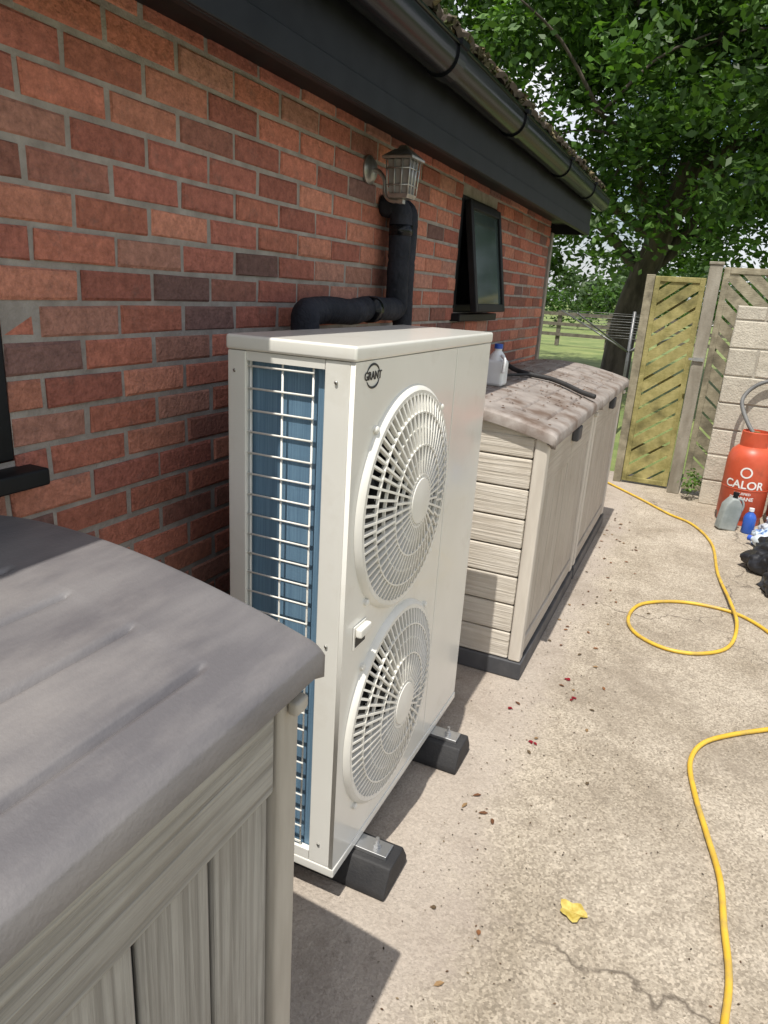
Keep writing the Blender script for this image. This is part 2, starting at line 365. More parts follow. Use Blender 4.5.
inner=[(inner[0][0],inner[0][1]+.025)]+inner+[(inner[-1][0],inner[-1][1]+.025)]
g=prism('gutter',outer+inner[::-1],'y',YS,YO+.03,M_gutter,house);bev(g,.0015,1,25)
tube('gutter_lip',[(gc[0]+.060,YS,2.40),(gc[0]+.060,YO+.03,2.40)],.006,M_gutter,house,8)
for i,yy in enumerate([-.6,.9,2.42,3.32,4.4,5.3]):
    s=1.12
    w=.07 if i in(2,) else .04
    o2=[(gc[0]+(p[0]-gc[0])*s,gc[1]+.02+(p[1]-gc[1]-.02)*s) for p in outer]
    prism('gutter_bracket_%d'%i,o2+[(x,z+.001) for x,z in outer[::-1]],'y',yy,yy+w,M_gutter,house)
    prism('gutter_clip_%d'%i,[(gc[0]+.058,2.395),(gc[0]+.072,2.395),(gc[0]+.072,2.414),(gc[0]-.0,2.414),(gc[0]-.0,2.405),(gc[0]+.058,2.405)],'y',yy,yy+w,M_gutter,house)
prism('gutter_stop',outer,'y',YO+.03,YO+.036,M_gutter,house)
def roof():
    vs=[];fs=[];cols=[]
    sl=math.radians(32);dx,dz=-math.cos(sl),math.sin(sl);nx,nz=math.sin(sl),math.cos(sl)
    for rw in range(16):
        for k in range(int((YO+.1-YS)/.302)):
            y0=YS+k*.302+(rw%2)*.15;y1=min(y0+.296,YO+.06);n=6
            if y0>=YO: continue
            ex=.30+rw*.30*dx+random.uniform(-.008,.008);ez=2.435+rw*.30*dz+.03+random.uniform(-.003,.004)
            s=len(vs)
            for j in range(n+1):
                y=y0+(y1-y0)*j/n;h=.018*math.sin(math.pi*j/n*2)**2
                for (l,t) in ((0,.0),(0,.024),(.33,.028),(.33,.004)):
                    lift=-l*.06
                    vs.append((ex+dx*l+nx*(t+h+lift),y,ez+dz*l+nz*(t+h+lift)))
            F0=[]
            for j in range(n):
                a=s+j*4;b=a+4
                F0+= [(a,b,b+1,a+1),(a+1,b+1,b+2,a+2),(a+3,a+2,b+2,b+3),(a,a+3,b+3,b)]
            F0+=[(s,s+1,s+2,s+3),(s+n*4+3,s+n*4+2,s+n*4+1,s+n*4)]
            fs+=F0;q=random.uniform(.8,1.2);cols+=[(.10*q,.08*q,.065*q)]*len(F0)
    o=mesh('roof_tiles',vs,fs,M_tile,house);setcol(o.data,cols)
    ridge=(-3.8,2.435+4.1*math.tan(sl))
    mesh('roof_underlay',[(.24,YS,2.43),(.24,YO,2.43),(ridge[0],YO,ridge[1]),(ridge[0],YS,ridge[1]),(-7.9,YO,2.43),(-7.9,YS,2.43)],[(0,1,2,3),(3,2,4,5)],M_mortar,house)
    mesh('gable_end',[(.2,YO-.01,2.44),(-7.8,YO-.01,2.44),(ridge[0],YO-.01,ridge[1]-.05)],[(0,1,2)],M_plainbrick,house)
    vs=[];fs=[];cols=[]
    for i in range(700):
        y=random.uniform(YS,YO+.05);c=Vector((.305+random.uniform(-.03,.02),y,2.485+random.uniform(-.025,.015)));rr=random.uniform(.006,.022)
        s=len(vs)
        for j in range(10):
            d=Vector((random.gauss(0,1),random.gauss(0,1),random.gauss(0,1))).normalized();vs.append(c+d*rr)
        q=random.choice([(.10,.09,.05),(.16,.13,.07),(.07,.08,.03)])
        for j in range(12):
            a=random.sample(range(10),3);fs.append(tuple(s+k for k in a));cols.append(q)
    o=mesh('roof_moss',vs,fs,M_tile,house);setcol(o.data,cols)
roof()
box('corner_batten',(-.03,YE+.004,0),(.015,YE+.07,2.13),mat('weathered_batten',(.20,.185,.16),(.32,.30,.26),rough=.8,bump=.5),house,.004)
# ------------------------------------------------------------------ wall lantern
lan=empty('wall_lantern')
lx,ly,lz=.142,2.56,2.035
lathe('wall_plate',[(.0,0),(.05,0),(.05,.008),(.035,.022),(.0,.024)],(0.001,ly,2.055),M_steel,lan,24,'x')
tube('arm',catmull([(.015,ly,2.055),(.045,ly,2.05),(.07,ly,2.02),(.075,ly,1.975),(.10,ly,1.952),(lx,ly,1.95)],6),.008,M_steel,lan)
def frust(nm,c,w0,w1,z0,z1,M):
    v=[(c[0]+sx*w,c[1]+sy*w,z) for z,w in ((z0,w0),(z1,w1)) for sx,sy in((-1,-1),(1,-1),(1,1),(-1,1))]
    return bev(mesh(nm,v,BF,M,lan),.0015)
frust('base',(lx,ly),.036,.043,1.957,1.972,M_steel)
frust('foot',(lx,ly),.012,.012,1.94,1.9565,M_steel)
frust('cap_rim',(lx,ly),.060,.060,2.085,2.094,M_steel)
frust('cap',(lx,ly),.058,.026,2.0945,2.120,M_steel)
frust('cap_top',(lx,ly),.02,.012,2.1205,2.134,M_steel)
bars=[]
for k in range(4):
    for t in ([-1,-.33,.33] ):
        d=(t,-1) if k==0 else (1,t) if k==1 else (-t,1) if k==2 else (-1,-t)
        bars.append(([(lx+d[0]*.040,ly+d[1]*.040,1.970),(lx+d[0]*.047,ly+d[1]*.047,2.087)],.0032))
for z,w in ((2.0,.0425),(2.055,.0460)):
    P=[(lx+a*w,ly+b*w,z) for a,b in((-1,-1),(1,-1),(1,1),(-1,1),(-1,-1))]
    for a,b in zip(P[:-1],P[1:]):bars.append(([a,b],.0025))
tubes('cage',bars,M_steel,lan,6)
frust('glass',(lx,ly),.036,.043,1.973,2.084,mat('lantern_glass',(.16,.16,.15),(.26,.25,.23),rough=.15,spec=.8))
# ------------------------------------------------------------------ insulated pipes
pipe=empty('insulated_pipe')
def foam(name,P,rad,er):
    pts=resample(elbow(P,er),.012)
    rr=[rad*(1+.035*noise.noise(Vector((i*.5,rad*99,0)))+.03*noise.noise(Vector((i*.12,5,rad*50)))-(.07 if i%23==0 else 0)) for i in range(len(pts))]
    pts=[p+Vector((noise.noise(Vector((i*.06,1,2))),noise.noise(Vector((i*.06,7,2))),noise.noise(Vector((i*.06,1,9)))))*.008 for i,p in enumerate(pts)]
    tube(name,pts,rr,M_foam,pipe,18)
foam('front_pipe',[(.005,2.70,1.95),(.085,2.70,1.95),(.085,2.705,1.565),(.115,1.93,1.555),(.115,1.93,.35)],.044,.035)
foam('rear_pipe',[(.005,2.785,1.95),(.08,2.785,1.95),(.075,2.785,.35)],.040,.035)
tubes('tape_bands',[([(.085,2.704,z),(.085,2.704,z+.04)],.047) for z in (1.84,)]+[([(.1075,y,1.5605),(.1075,y+.04,1.5605)],.047) for y in (2.4,)],M_gutter,pipe,18)
# ------------------------------------------------------------------ heat pump
hp=empty('air_source_heat_pump')
X0,X1,Y0,Y1,Z0,Z1=.27,.60,1.336,2.350,.103,1.521
CT=.034
FY=1.672;FC=[1.105,.48]
def front_panel():
    cu=bpy.data.curves.new('fp','CURVE');cu.dimensions='2D';cu.fill_mode='BOTH';cu.extrude=.006;cu.resolution_u=24
    def poly(pts):
        s=cu.splines.new('POLY');s.points.add(len(pts)-1)
        for i,p in enumerate(pts):s.points[i].co=(p[0],p[1],0,1)
        s.use_cyclic_u=True
    poly([(Y0+.002,Z0+.03),(2.0,Z0+.03),(2.0,Z1-CT-.001),(Y0+.002,Z1-CT-.001)])
    for cz in FC:
        poly([(FY+.278*math.cos(2*math.pi*k/64),cz+.278*math.sin(2*math.pi*k/64)) for k in range(64)])
    o=bpy.data.objects.new('fp',cu);COL.objects.link(o)
    bpy.context.view_layer.update()
    me=bpy.data.meshes.new_from_object(o.evaluated_get(bpy.context.evaluated_depsgraph_get()))
    COL.objects.unlink(o);bpy.data.objects.remove(o)
    me.materials.clear();me.materials.append(M_white)
    p=bpy.data.objects.new('front_panel',me);link(p,hp)
    me.transform(Matrix(((0,0,1,X1-.006),(1,0,0,0),(0,1,0,0),(0,0,0,1))))
front_panel()
box('panel_seam',(X1-.02,2.0005,Z0+.03),(X1-.008,2.0065,Z1-CT-.001),M_dark,hp)
box('front_right_panel',(X1-.012,2.007,Z0+.03),(X1-.0,Y1-.001,Z1-CT-.001),M_white,hp,.003)
box('top_cover',(X0-.004,Y0-.004,Z1-CT),(X1+.004,Y1+.004,Z1),M_white,hp,.007)
box('base_pan',(X0,Y0+.001,Z0),(X1+.003,Y1,Z0+.029),M_white,hp,.004)
box('far_side',(X0+.002,Y1-.012,Z0+.03),(X1-.0125,Y1-.002,Z1-CT-.001),M_white,hp)
box('near_side_front_post',(X1-.075,Y0+.002,Z0+.03),(X1-.0125,Y0+.02,Z1-CT-.001),M_white,hp,.003)
box('near_side_back_post',(X0,Y0,Z0+.03),(X0+.050,Y0+.03,Z1-CT-.001),M_white,hp,.003)
boxes('side_header',[((X0+.0505,Y0+.003,Z1-CT-.022),(X1-.0755,Y0+.02,Z1-CT-.001)),((X0+.0505,Y0+.003,Z0+.030),(X1-.0755,Y0+.02,Z0+.06))],M_white,hp)
box('coil',(X0+.03,Y0+.035,Z0+.03),(X1-.076,Y0+.075,Z1-.05),M_coil,hp)
box('coil_back',(X0+.012,Y0+.076,Z0+.03),(X0+.05,Y1-.1,Z1-.05),M_coil,hp)
boxes('coil_tube_plate',[((X1-.10,Y0+.022,Z0+.031),(X1-.0765,Y0+.034,Z1-.051))],M_coil,hp)
g=[]
for x in (X0+.056,X0+.142,X0+.222):
    g.append(([(x,Y0+.012,Z0+.05),(x,Y0+.012,Z1-.05)],.0028))
z=Z0+.075
while z<Z1-.06:
    g.append(([(X0+.045,Y0+.008,z),(X0+.226,Y0+.008,z)],.0025));z+=.051
tubes('side_guard',g,M_grille,hp,6)
box('cavity_back',(X0+.06,Y0+.08,Z0+.03),(X0+.07,1.989,Z1-.05),M_dark,hp)
box('cavity_divider',(X0+.07,1.99,Z0+.03),(X1-.021,1.998,Z1-.05),M_dark,hp)
M_blade=mat('fan_blade',(.07,.07,.07),(.09,.09,.09),rough=.5)
def fan(cz,i):
    c=(X1,FY,cz)
    lathe('fan_shroud_%d'%i,[(.278,-.09),(.276,0.0),(.279,.012),(.291,.015),(.301,.008),(.304,.0)],c,M_grille,hp,72,'x',cap=False)
    vs=[];fs=[]
    for b in range(4):
        a0=b*math.pi/2+.5*i;s=len(vs)
        for j in range(6):
            for k in range(5):
                rr=.05+.205*k/4;a=a0+(j/5)*1.1+.35*k/4;vs.append((X1-.11+.05*j/5,FY+rr*math.cos(a),cz+rr*math.sin(a)))
        for j in range(5):
            for k in range(4):
                q=s+j*5+k;fs.append((q,q+1,q+6,q+5))
    mesh('fan_blades_%d'%i,vs,fs,M_blade,hp,True)
    lathe('fan_motor_%d'%i,[(.055,-.16),(.055,-.05),(.03,-.045),(0.001,-.045)],c,M_dark,hp,24,'x')
    def dome(rr):return .014+.032*(1-(rr/.288)**2.4)
    vs=[];fs=[]
    def strip(pts,w,d,rec=0):
        s=len(vs);N=len(pts)
        for idx,(rr,a) in enumerate(pts):
            y,z=rr*math.cos(a),rr*math.sin(a)
            p0=pts[max(idx-1,0)];p1=pts[min(idx+1,N-1)]
            t=Vector((p1[0]*math.cos(p1[1])-p0[0]*math.cos(p0[1]),p1[0]*math.sin(p1[1])-p0[0]*math.sin(p0[1]))).normalized()
            nx,nz=-t.y*w/2,t.x*w/2;h=dome(rr)-rec
            vs.extend([(X1+h,FY+y+nx,cz+z+nz),(X1+h,FY+y-nx,cz+z-nz),(X1+h-d,FY+y-nx,cz+z-nz),(X1+h-d,FY+y+nx,cz+z+nz)])
        for q in range(N-1):
            a=s+q*4;b=a+4
            for t in range(4):fs.append((a+t,b+t,b+(t+1)%4,a+(t+1)%4))
    for rr,rec in ((.072,0),(.110,.004),(.150,.0),(.195,.004),(.235,.0),(.284,0)):
        strip([(rr,2*math.pi*k/72) for k in range(73)],.0042 if rr<.28 else .010,.008,rec)
    for (ra,rb,nn) in ((.064,.150,36),(.150,.235,54),(.235,.284,72)):
        for k in range(nn):
            a=2*math.pi*k/nn
            strip([(ra+(rb-ra)*j/3,a) for j in range(4)],.0060,.013)
    renorm(mesh('fan_grille_%d'%i,vs,fs,M_grille,hp))
    lathe('fan_badge_%d'%i,[(.001,.030),(.062,.030),(.066,.040),(.062,.047),(.03,.050),(.001,.051)],c,M_grille,hp,36,'x')
    for a in (45,135,225,315):
        q=math.radians(a);lathe('screw_%d_%d'%(i,a),[(.009,0),(.009,.008),(.004,.011),(.0005,.011)],(X1,FY+.312*math.cos(q),cz+.312*math.sin(q)),M_grille,hp,12,'x')
for i,cz in enumerate(FC):fan(cz,i)
box('handle_plate',(X1,1.39,.775),(X1+.004,1.46,.84),M_grille,hp,.002)
box('handle_grip',(X1+.004,1.395,.81),(X1+.022,1.455,.836),M_grille,hp,.005)
box('handle_recess',(X1+.004,1.398,.782),(X1+.0055,1.452,.808),M_dark,hp)
cu=bpy.data.curves.new('logo','FONT');cu.body='GRANT';cu.size=.026;cu.extrude=.0004;cu.offset=.0006;cu.align_x='CENTER';cu.align_y='CENTER'
M_ink=mat('ink',(.02,.02,.022),(.03,.03,.03),rough=.5)
cu.materials.append(M_ink);o=bpy.data.objects.new('logo_text',cu);link(o,hp);o.location=(X1+.0012,1.425,1.452);o.rotation_euler=(math.pi/2,0,math.pi/2)
seg=[[],[]]
for k in range(44):
    a=math.radians(5+k*8)
    if abs(math.sin(a))<.32:continue
    seg[0 if math.sin(a)>0 else 1].append((X1+.0008,1.425+.034*math.cos(a),1.452+.026*math.sin(a)))
tubes('logo_swirl',[(sorted(s,key=lambda p:p[1]),[.0006+.0022*math.sin(math.pi*(i+.5)/len(s)) for i in range(len(s))]) for s in seg if len(s)>2],M_ink,hp,6)
tubes('panel_screws',[([(x,Y0+.001,z),(x,Y0-.002,z)],.004) for x in (X0+.02,X1-.045) for z in (.2,.8,1.44)],M_steel,hp,8)
def foot(y):
    e=empty('rubber_support_foot')
    prism('block',[(y,.001),(y+.165,.001),(y+.165,.03),(y+.13,.088),(y+.035,.088),(y,.03)],'x',.16,.725,M_rubber,e,.006)
    box('channel',(.2,y+.055,.088),(.70,y+.11,.1015),M_galv,e,.002)
    lathe('bolt',[(.012,0),(.012,.012),(.006,.012),(.006,.03),(.0005,.03)],(.66,y+.082,.102),M_galv,e,6)
foot(1.42);foot(2.03)
# ------------------------------------------------------------------ storage sheds
PX=np.array([.07,.20,.33,.45,.55,.67,.76,.82]);PZ=np.array([1.188,1.204,1.206,1.197,1.182,1.158,1.137,1.119])
def shed(y0,y1,xf,MM,dz=0,back=.07):
    e=empty('plastic_storage_shed')
    xb=back;lf=xf+.035;ya,yb=y0+.025,y1-.025
    pc=np.polyfit(PX,PZ+dz,4)
    xs=set(np.linspace(0,1,40))
    gxs=[.08+.80*t for t in (.0,.2,.4,.6,.8,1.0)]
    for g in gxs:
        for d in (-.02,-.015,-.01,-.005,0,.005,.01,.015,.02):xs.add(min(max(g+d,0),1))
    for d in (.003,.008,.014,.02):xs.add(1-d/(lf-xb))
    xs=sorted(xs);L=y1-y0
    ys=set(np.linspace(0,1,26));YG=(.13,.46,.54,.87)
    for g in YG:
        for d in (-.02,-.015,-.01,-.005,0,.005,.01,.015,.02):ys.add(min(max((g*L+d)/L,0),1))
    for d in (.004,.008,.012,.02):ys.add(d/L);ys.add(1-d/L)
    ys=sorted(ys)
    vs=[];fs=[];nx=len(xs);ny=len(ys);W_=lf-xb
    for u in xs:
        for v in ys:
            x=xb+W_*u;z=float(np.polyval(pc,.07+.75*u));yl=v*L
            iny=0
            for (p,q) in ((YG[0],YG[1]),(YG[2],YG[3])):
                iny=max(iny,min(1,max(0,(yl-p*L)/.02)),0)*1.0 if False else max(iny,min(1,max(0,min(yl-p*L,q*L-yl)/.02)))
            inx=gxs[0]-.004<u<gxs[-1]+.004
            g=0
            du=min(abs(u-q) for q in gxs)*W_;g=min(g,-.010*iny*max(0,1-du/.010))
            if inx:g=min(g,-.0022*iny)
            de=min(yl,L-yl);
            if de<.02:g-=.012*(1-de/.02)**2
            dfx=(1-u)*W_
            if dfx<.02:g-=.010*(1-dfx/.02)**2
            vs.append((x,y0+yl,z+g))
    for i in range(nx-1):
        for j in range(ny-1):
            a=i*ny+j;fs.append((a,a+ny,a+ny+1,a+1))
    ring=[i*ny for i in range(nx)]+[(nx-1)*ny+j for j in range(1,ny)]+[i*ny+ny-1 for i in range(nx-2,-1,-1)]+[j for j in range(ny-2,0,-1)]
    b=len(vs);N=len(ring);cx,cy=(xb+lf)/2,(y0+y1)/2
    for k in ring:
        x,y,z=vs[k];vs.append((x,y,z-.038))
    for k in ring:
        x,y,z=vs[k];vs.append((x-.02*np.sign(x-cx) if abs(x-cx)>abs(lf-xb)/2-.03 else x,y-.02*np.sign(y-cy) if abs(y-cy)>L/2-.03 else y,z-.042))
    for k in range(N):
        q=(k+1)%N;fs.append((ring[k],b+k,b+q,ring[q]));fs.append((b+k,b+N+k,b+N+q,b+q))
    o=mesh('lid',vs,fs,MM['lid'],e,True);es=o.modifiers.new('e','EDGE_SPLIT');es.split_angle=math.radians(50)
    zt=1.075+dz
    ztop=lambda x:float(np.polyval(pc,.07+.75*(x-xb)/(lf-xb)))-.03
    box('carcass',(xb+.03,ya+.02,.0),(xf-.025,yb-.02,zt-.03),M_base,e)
    box('base',(xb+.01,ya-.01,.001),(xf+.012,yb+.01,.085),M_base,e,.006)
    for side,(s0,s1) in enumerate(((ya,ya+.02),(yb-.02,yb))):
        z=.087;lst=[]
        while z<zt-.02:
            z2=min(z+.132,zt+.02);lst.append(((xb+.055,s0,z),(xf-.055,s1,z2-.004)));z+=.132
        boxes('side_boards_%d'%side,lst,MM['h'],e,.008)
        P=[(xb+.05,zt-.02)]+[(x,ztop(x)) for x in np.linspace(xb+.05,xf-.05,10)]+[(xf-.05,zt-.02)]
        prism('side_gable_%d'%side,P,'y',s0+.004,s1-.004,MM['h'],e)
        for k,(c0,c1) in enumerate(((xb,xb+.052),(xf-.052,xf))):
            box('corner_post_%d_%d'%(side,k),(c0,s0-(.006 if side==0 else .03),.087),(c1+(.004 if k else 0),s1+(.03 if side==0 else .006),min(ztop((c0+c1)/2),zt+.1)-.002),MM['post'],e,.008)
    mid=(ya+yb)/2
    for d,(a,b2) in enumerate(((ya+.055,mid-.004),(mid+.004,yb-.055))):
        boxes('door_rails_%d'%d,[((xf-.02,a,.885),(xf-.002,b2,zt-.004)),((xf-.02,a,.092),(xf-.002,b2,.17))],MM['hy'],e,.006)
        n=max(2,round((b2-a)/.135));w=(b2-a)/n
        boxes('door_planks_%d'%d,[((xf-.026,a+k*w+.005,.173),(xf-.010,a+(k+1)*w-.005,.882)) for k in range(n)],MM['v'],e,.006)
    box('latch',(xf-.003,mid-.05,zt-.09),(xf+.03,mid+.05,zt-.02),M_base,e,.008)
    box('lid_clip',(xf+.0045,yb-.035,zt-.060),(xf+.024,yb+.0,zt-.035),MM['post'],e,.006)
    return e
shed(-.48,.84,.785,MA)
shed(2.765,4.085,.755,MB,.01,.05)
shed(4.105,5.425,.755,MB,.0,.05)
btl=empty('plastic_milk_bottle')
bl=(.335,3.42,1.212)
M_milk=mat('milk_plastic',(.72,.74,.76),(.8,.82,.84),rough=.3)
box('body',(bl[0]-.05,bl[1]-.05,bl[2]),(bl[0]+.05,bl[1]+.05,bl[2]+.13),M_milk,btl,.018)
lathe('neck',[(.045,.125),(.035,.15),(.018,.17),(.018,.185)],bl,M_milk,btl,20)
lathe('cap',[(.021,.180),(.021,.2),(.018,.203),(.001,.203)],bl,mat('cap_blue',(.02,.08,.4),(.03,.1,.45),rough=.4),btl,20)
tube('handle',catmull([(bl[0]+.03,bl[1]-.035,bl[2]+.15),(bl[0]+.055,bl[1]-.06,bl[2]+.13),(bl[0]+.05,bl[1]-.058,bl[2]+.07)],5),.008,M_milk,btl)
wb=empty('black_cable_offcut')
tube('cable',catmull([(.17,4.04,1.30),(.28,3.97,1.250),(.38,3.93,1.233),(.50,3.95,1.218),(.60,3.90,1.200),(.70,3.84,1.176),(.775,3.80,1.165)],6),.0135,M_rubber,wb)
tube('cable_tail',catmull([(.17,3.62,1.226),(.26,3.72,1.228),(.34,3.86,1.230),(.40,3.93,1.232)],5),.008,M_rubber,wb)
# ------------------------------------------------------------------ gate, posts, fences
def timber(nm,a,b):
    return mat(nm,a,b,rough=.8,scale=(14,14,14),bump=.6,bscale=(30,30,120),bd=.004,dirt=tuple(x*.5 for x in a),dscale=4)
M_gate=timber('gate_timber',(.28,.25,.085),(.42,.37,.15))
M_old=timber('old_timber',(.25,.22,.15),(.38,.34,.24))
M_post=mat('concrete_post',(.22,.195,.15),(.36,.33,.27),rough=.95,bump=.7,bscale=(80,80,80),scale=(8,8,3))
def diagpanel(name,x0,x1,y,z0,z1,M,ang,par,th=.016,w=.085,gap=.02,fw=.07):
    boxes(name+'_frame',[((x0,y-.012,z0),(x0+fw,y+.03,z1)),((x1-fw,y-.012,z0),(x1,y+.03,z1)),((x0+fw,y-.012,z0),(x1-fw,y+.03,z0+fw)),((x0+fw,y-.012,z1-fw),(x1-fw,y+.03,z1))],M,par,.004)
    rx0,rx1,rz0,rz1=x0+fw-.005,x1-fw+.005,z0+fw-.005,z1-fw+.005
    c,s=math.cos(ang),math.sin(ang);vs=[];fs=[]
    for k in range(-60,60):
        o0=k*(w+gap);quad=[]
        nx,nz=-s,c
        for (t,o) in ((-4,o0),(4,o0),(4,o0+w),(-4,o0+w)):quad.append((rx0+c*t+nx*o,rz0+s*t+nz*o))
        p=quad
        for (a,b,cc) in ((1,0,rx1),(-1,0,-rx0),(0,1,rz1),(0,-1,-rz0)):
            if len(p)>2:p=clip(p,a,b,cc)
        if len(p)<3:continue
        q=len(vs);n=len(p);j=random.uniform(-.004,.004);vs+=[(a,y-.003+j,b) for a,b in p]+[(a,y+th-.003+j,b) for a,b in p]
        fs+=[tuple(q+i for i in range(n)),tuple(q+n+i for i in range(n-1,-1,-1))]+[(q+i,q+(i+1)%n,q+n+(i+1)%n,q+n+i) for i in range(n)]
    renorm(mesh(name+'_slats',vs,fs,M,par))
gate=empty('wooden_garden_gate')
diagpanel('gate',.735,1.15,6.90,.02,1.89,M_gate,math.radians(38),gate,fw=.045)
boxes('gate_ledges',[((.735,6.935,z),(1.15,6.955,z+.09)) for z in (.3,.95,1.6)],M_gate,gate,.003)
po=empty('concrete_gate_post')
bev(box('post',(1.158,6.76,0),(1.262,6.86,1.995),M_post,po),.006)
box('post_cap',(1.15,6.752,1.995),(1.27,6.868,2.02),M_post,po,.006)
boxes('latch',[((1.17,6.745,1.2),(1.25,6.759,1.23)),((1.13,6.74,1.205),(1.17,6.75,1.225))],M_galv,po)
gp2=empty('gate_hinge_post');box('post',(.66,6.88,0),(.732,6.95,1.9),M_old,gp2,.004)
fn=empty('fence_panel');diagpanel('panel',1.275,3.1,6.80,.05,1.98,M_old,-math.radians(40),fn,fw=.05)
bw=empty('concrete_block_wall')
M_block=attrmat('block_painted',bump=.9,bscale=70,bd=.006,var=.14,blotch=((.30,.27,.21),4,.50,.75))
def pal2():
    s=random.uniform(.9,1.08);return (.52*s,.48*s,.40*s)
brickwall('blocks',0,2.4,1.68,[],.44,.215,.01,pal2,bw,M=M_block,ch0=.008,thick=.1,tf=lambda v:(1.43+v[1],6.55-v[0],v[2]))
box('block_mortar',(1.434,6.558,0),(3.82,6.645,1.672),mat('block_joint',(.33,.30,.25),(.42,.39,.33),rough=.95,bump=.5),bw)
# ------------------------------------------------------------------ gas cylinders
M_org=mat('cylinder_red',(.50,.075,.03),(.58,.10,.045),rough=.42,dirt=(.30,.06,.03),dscale=8,dlo=.55,dhi=.8)
M_brass=mat('brass',(.5,.35,.12),(.6,.42,.16),rough=.35,metal=.9)
def cyl(x,y,text=True):
    e=empty('gas_cylinder');rr=.172
    lathe('body',[(.150,0),(.158,.004),(.158,.05),(.162,.06),(rr,.075),(rr,.50),(.166,.545),(.147,.59),(.11,.625),(.06,.645),(.03,.65)],(x,y,0),M_org,e,48)
    vs=[];fs=[];n=36
    for k in range(n+1):
        a=math.radians(-60+300*k/n)+math.pi/2
        for (q,h) in ((.105,.60),(.105,.74),(.098,.745),(.098,.60)):
            dip=-.05 if (n*.45<k<n*.55 and h>.7) else 0
            vs.append((x+q*math.cos(a),y+q*math.sin(a),h+dip))
    for k in range(n):
        a=k*4;b=a+4
        for t in range(4):fs.append((a+t,b+t,b+(t+1)%4,a+(t+1)%4))
    mesh('collar',vs,fs,M_org,e)
    lathe('valve',[(.022,.64),(.022,.68),(.014,.69),(.014,.72),(.024,.722),(.024,.74),(.001,.74)],(x,y,0),M_brass,e,16)
    lathe('weld_seam',[(rr+.001,.29),(rr+.003,.293),(rr+.003,.297),(rr+.001,.30)],(x,y,0),M_org,e,48,cap=False)
    if text:
        M_w=mat('white_print',(.75,.73,.7),(.8,.78,.75),rough=.5)
        for body,size,zz in (('CALOR',.088,.335),('LIQUEFIED',.026,.265),('PROPANE',.040,.225)):
            cu=bpy.data.curves.new('t','FONT');cu.body=body;cu.size=size;cu.align_x='CENTER';cu.align_y='CENTER';cu.offset=size*.02
            o=bpy.data.objects.new('t',cu);COL.objects.link(o);bpy.context.view_layer.update()
            me=bpy.data.meshes.new_from_object(o.evaluated_get(bpy.context.evaluated_depsgraph_get()));COL.objects.unlink(o);bpy.data.objects.remove(o)
            bm=bmesh.new();bm.from_mesh(me);bmesh.ops.subdivide_edges(bm,edges=[q for q in bm.edges if q.calc_length()>.03],cuts=3);bm.to_mesh(me);bm.free()
            a0=-math.pi/2-.12
            for v in me.vertices:
                a=a0+v.co.x/rr;v.co=Vector((x+(rr+.0022)*math.cos(a),y+(rr+.0022)*math.sin(a),zz+v.co.y))
            me.materials.clear();me.materials.append(M_w);link(bpy.data.objects.new('print_'+body.lower().replace(' ','_'),me),e)
        vs=[];fs=[];n=28;a0=-math.pi/2-.12
        for k in range(n):
            q=2*math.pi*k/n
            for r2 in (.032,.044):
                a=a0+r2*math.cos(q)/rr;vs.append((x+(rr+.0022)*math.cos(a),y+(rr+.0022)*math.sin(a),.435+r2*math.sin(q)))
        for k in range(n):
            a=k*2;b=((k+1)%n)*2;fs.append((a,a+1,b+1,b))
        mesh('print_emblem',vs,fs,M_w,e)
cyl(1.74,6.18);cyl(2.11,6.26,False)
gh=empty('gas_hose')
tube('hose',catmull([(1.74,6.18,.70),(1.66,6.25,.80),(1.60,6.42,.95),(1.70,6.49,1.08),(1.9,6.50,1.14),(2.2,6.50,1.16),(2.35,6.45,1.0),(2.2,6.3,.75)],8),.016,mat('grey_hose',(.10,.10,.10),(.16,.16,.155),rough=.6),gh)
# ------------------------------------------------------------------ containers on the ground
jg=empty('plastic_jerry_jug')
M_jug=mat('jug_grey',(.22,.25,.24),(.34,.37,.36),rough=.45)
prism('body',[(-.07,0),(.07,0),(.072,.16),(.055,.22),(.02,.26),(-.03,.26),(-.07,.20)],'y',-.045,.045,M_jug,jg,.014)
lathe('spout',[(.018,.255),(.018,.28),(.022,.281),(.022,.305),(.001,.307)],(0,0,0),M_black,jg,16)
tube('handle',catmull([(.02,0,.255),(.06,0,.25),(.085,0,.2),(.072,0,.13)],5),.010,M_jug,jg)
jg.location=(1.64,5.86,0);jg.rotation_euler=(0,.12,.4)
def bottle(name,x,y,rr,h,c,capc,rot=(0,0,0),z=0):
    e=empty(name);M=mat(name+'_plastic',c,tuple(min(1,v*1.15) for v in c),rough=.3)
    lathe('body',[(rr*.9,0),(rr,.01),(rr,h*.62),(rr*.8,h*.74),(rr*.35,h*.85),(rr*.33,h*.9)],(0,0,0),M,e,24)
    lathe('cap',[(rr*.42,h*.88),(rr*.42,h),(.001,h)],(0,0,0),mat(name+'_cap',capc,capc,rough=.4),e,16)
    e.location=(x,y,z);e.rotation_euler=rot;return e
bottle('detergent_bottle',1.80,5.86,.045,.20,(.03,.10,.42),(.7,.7,.7))
bottle('detergent_bottle',1.98,5.45,.05,.22,(.55,.62,.68),(.03,.1,.5),(0,math.pi/2,2.6),.052)
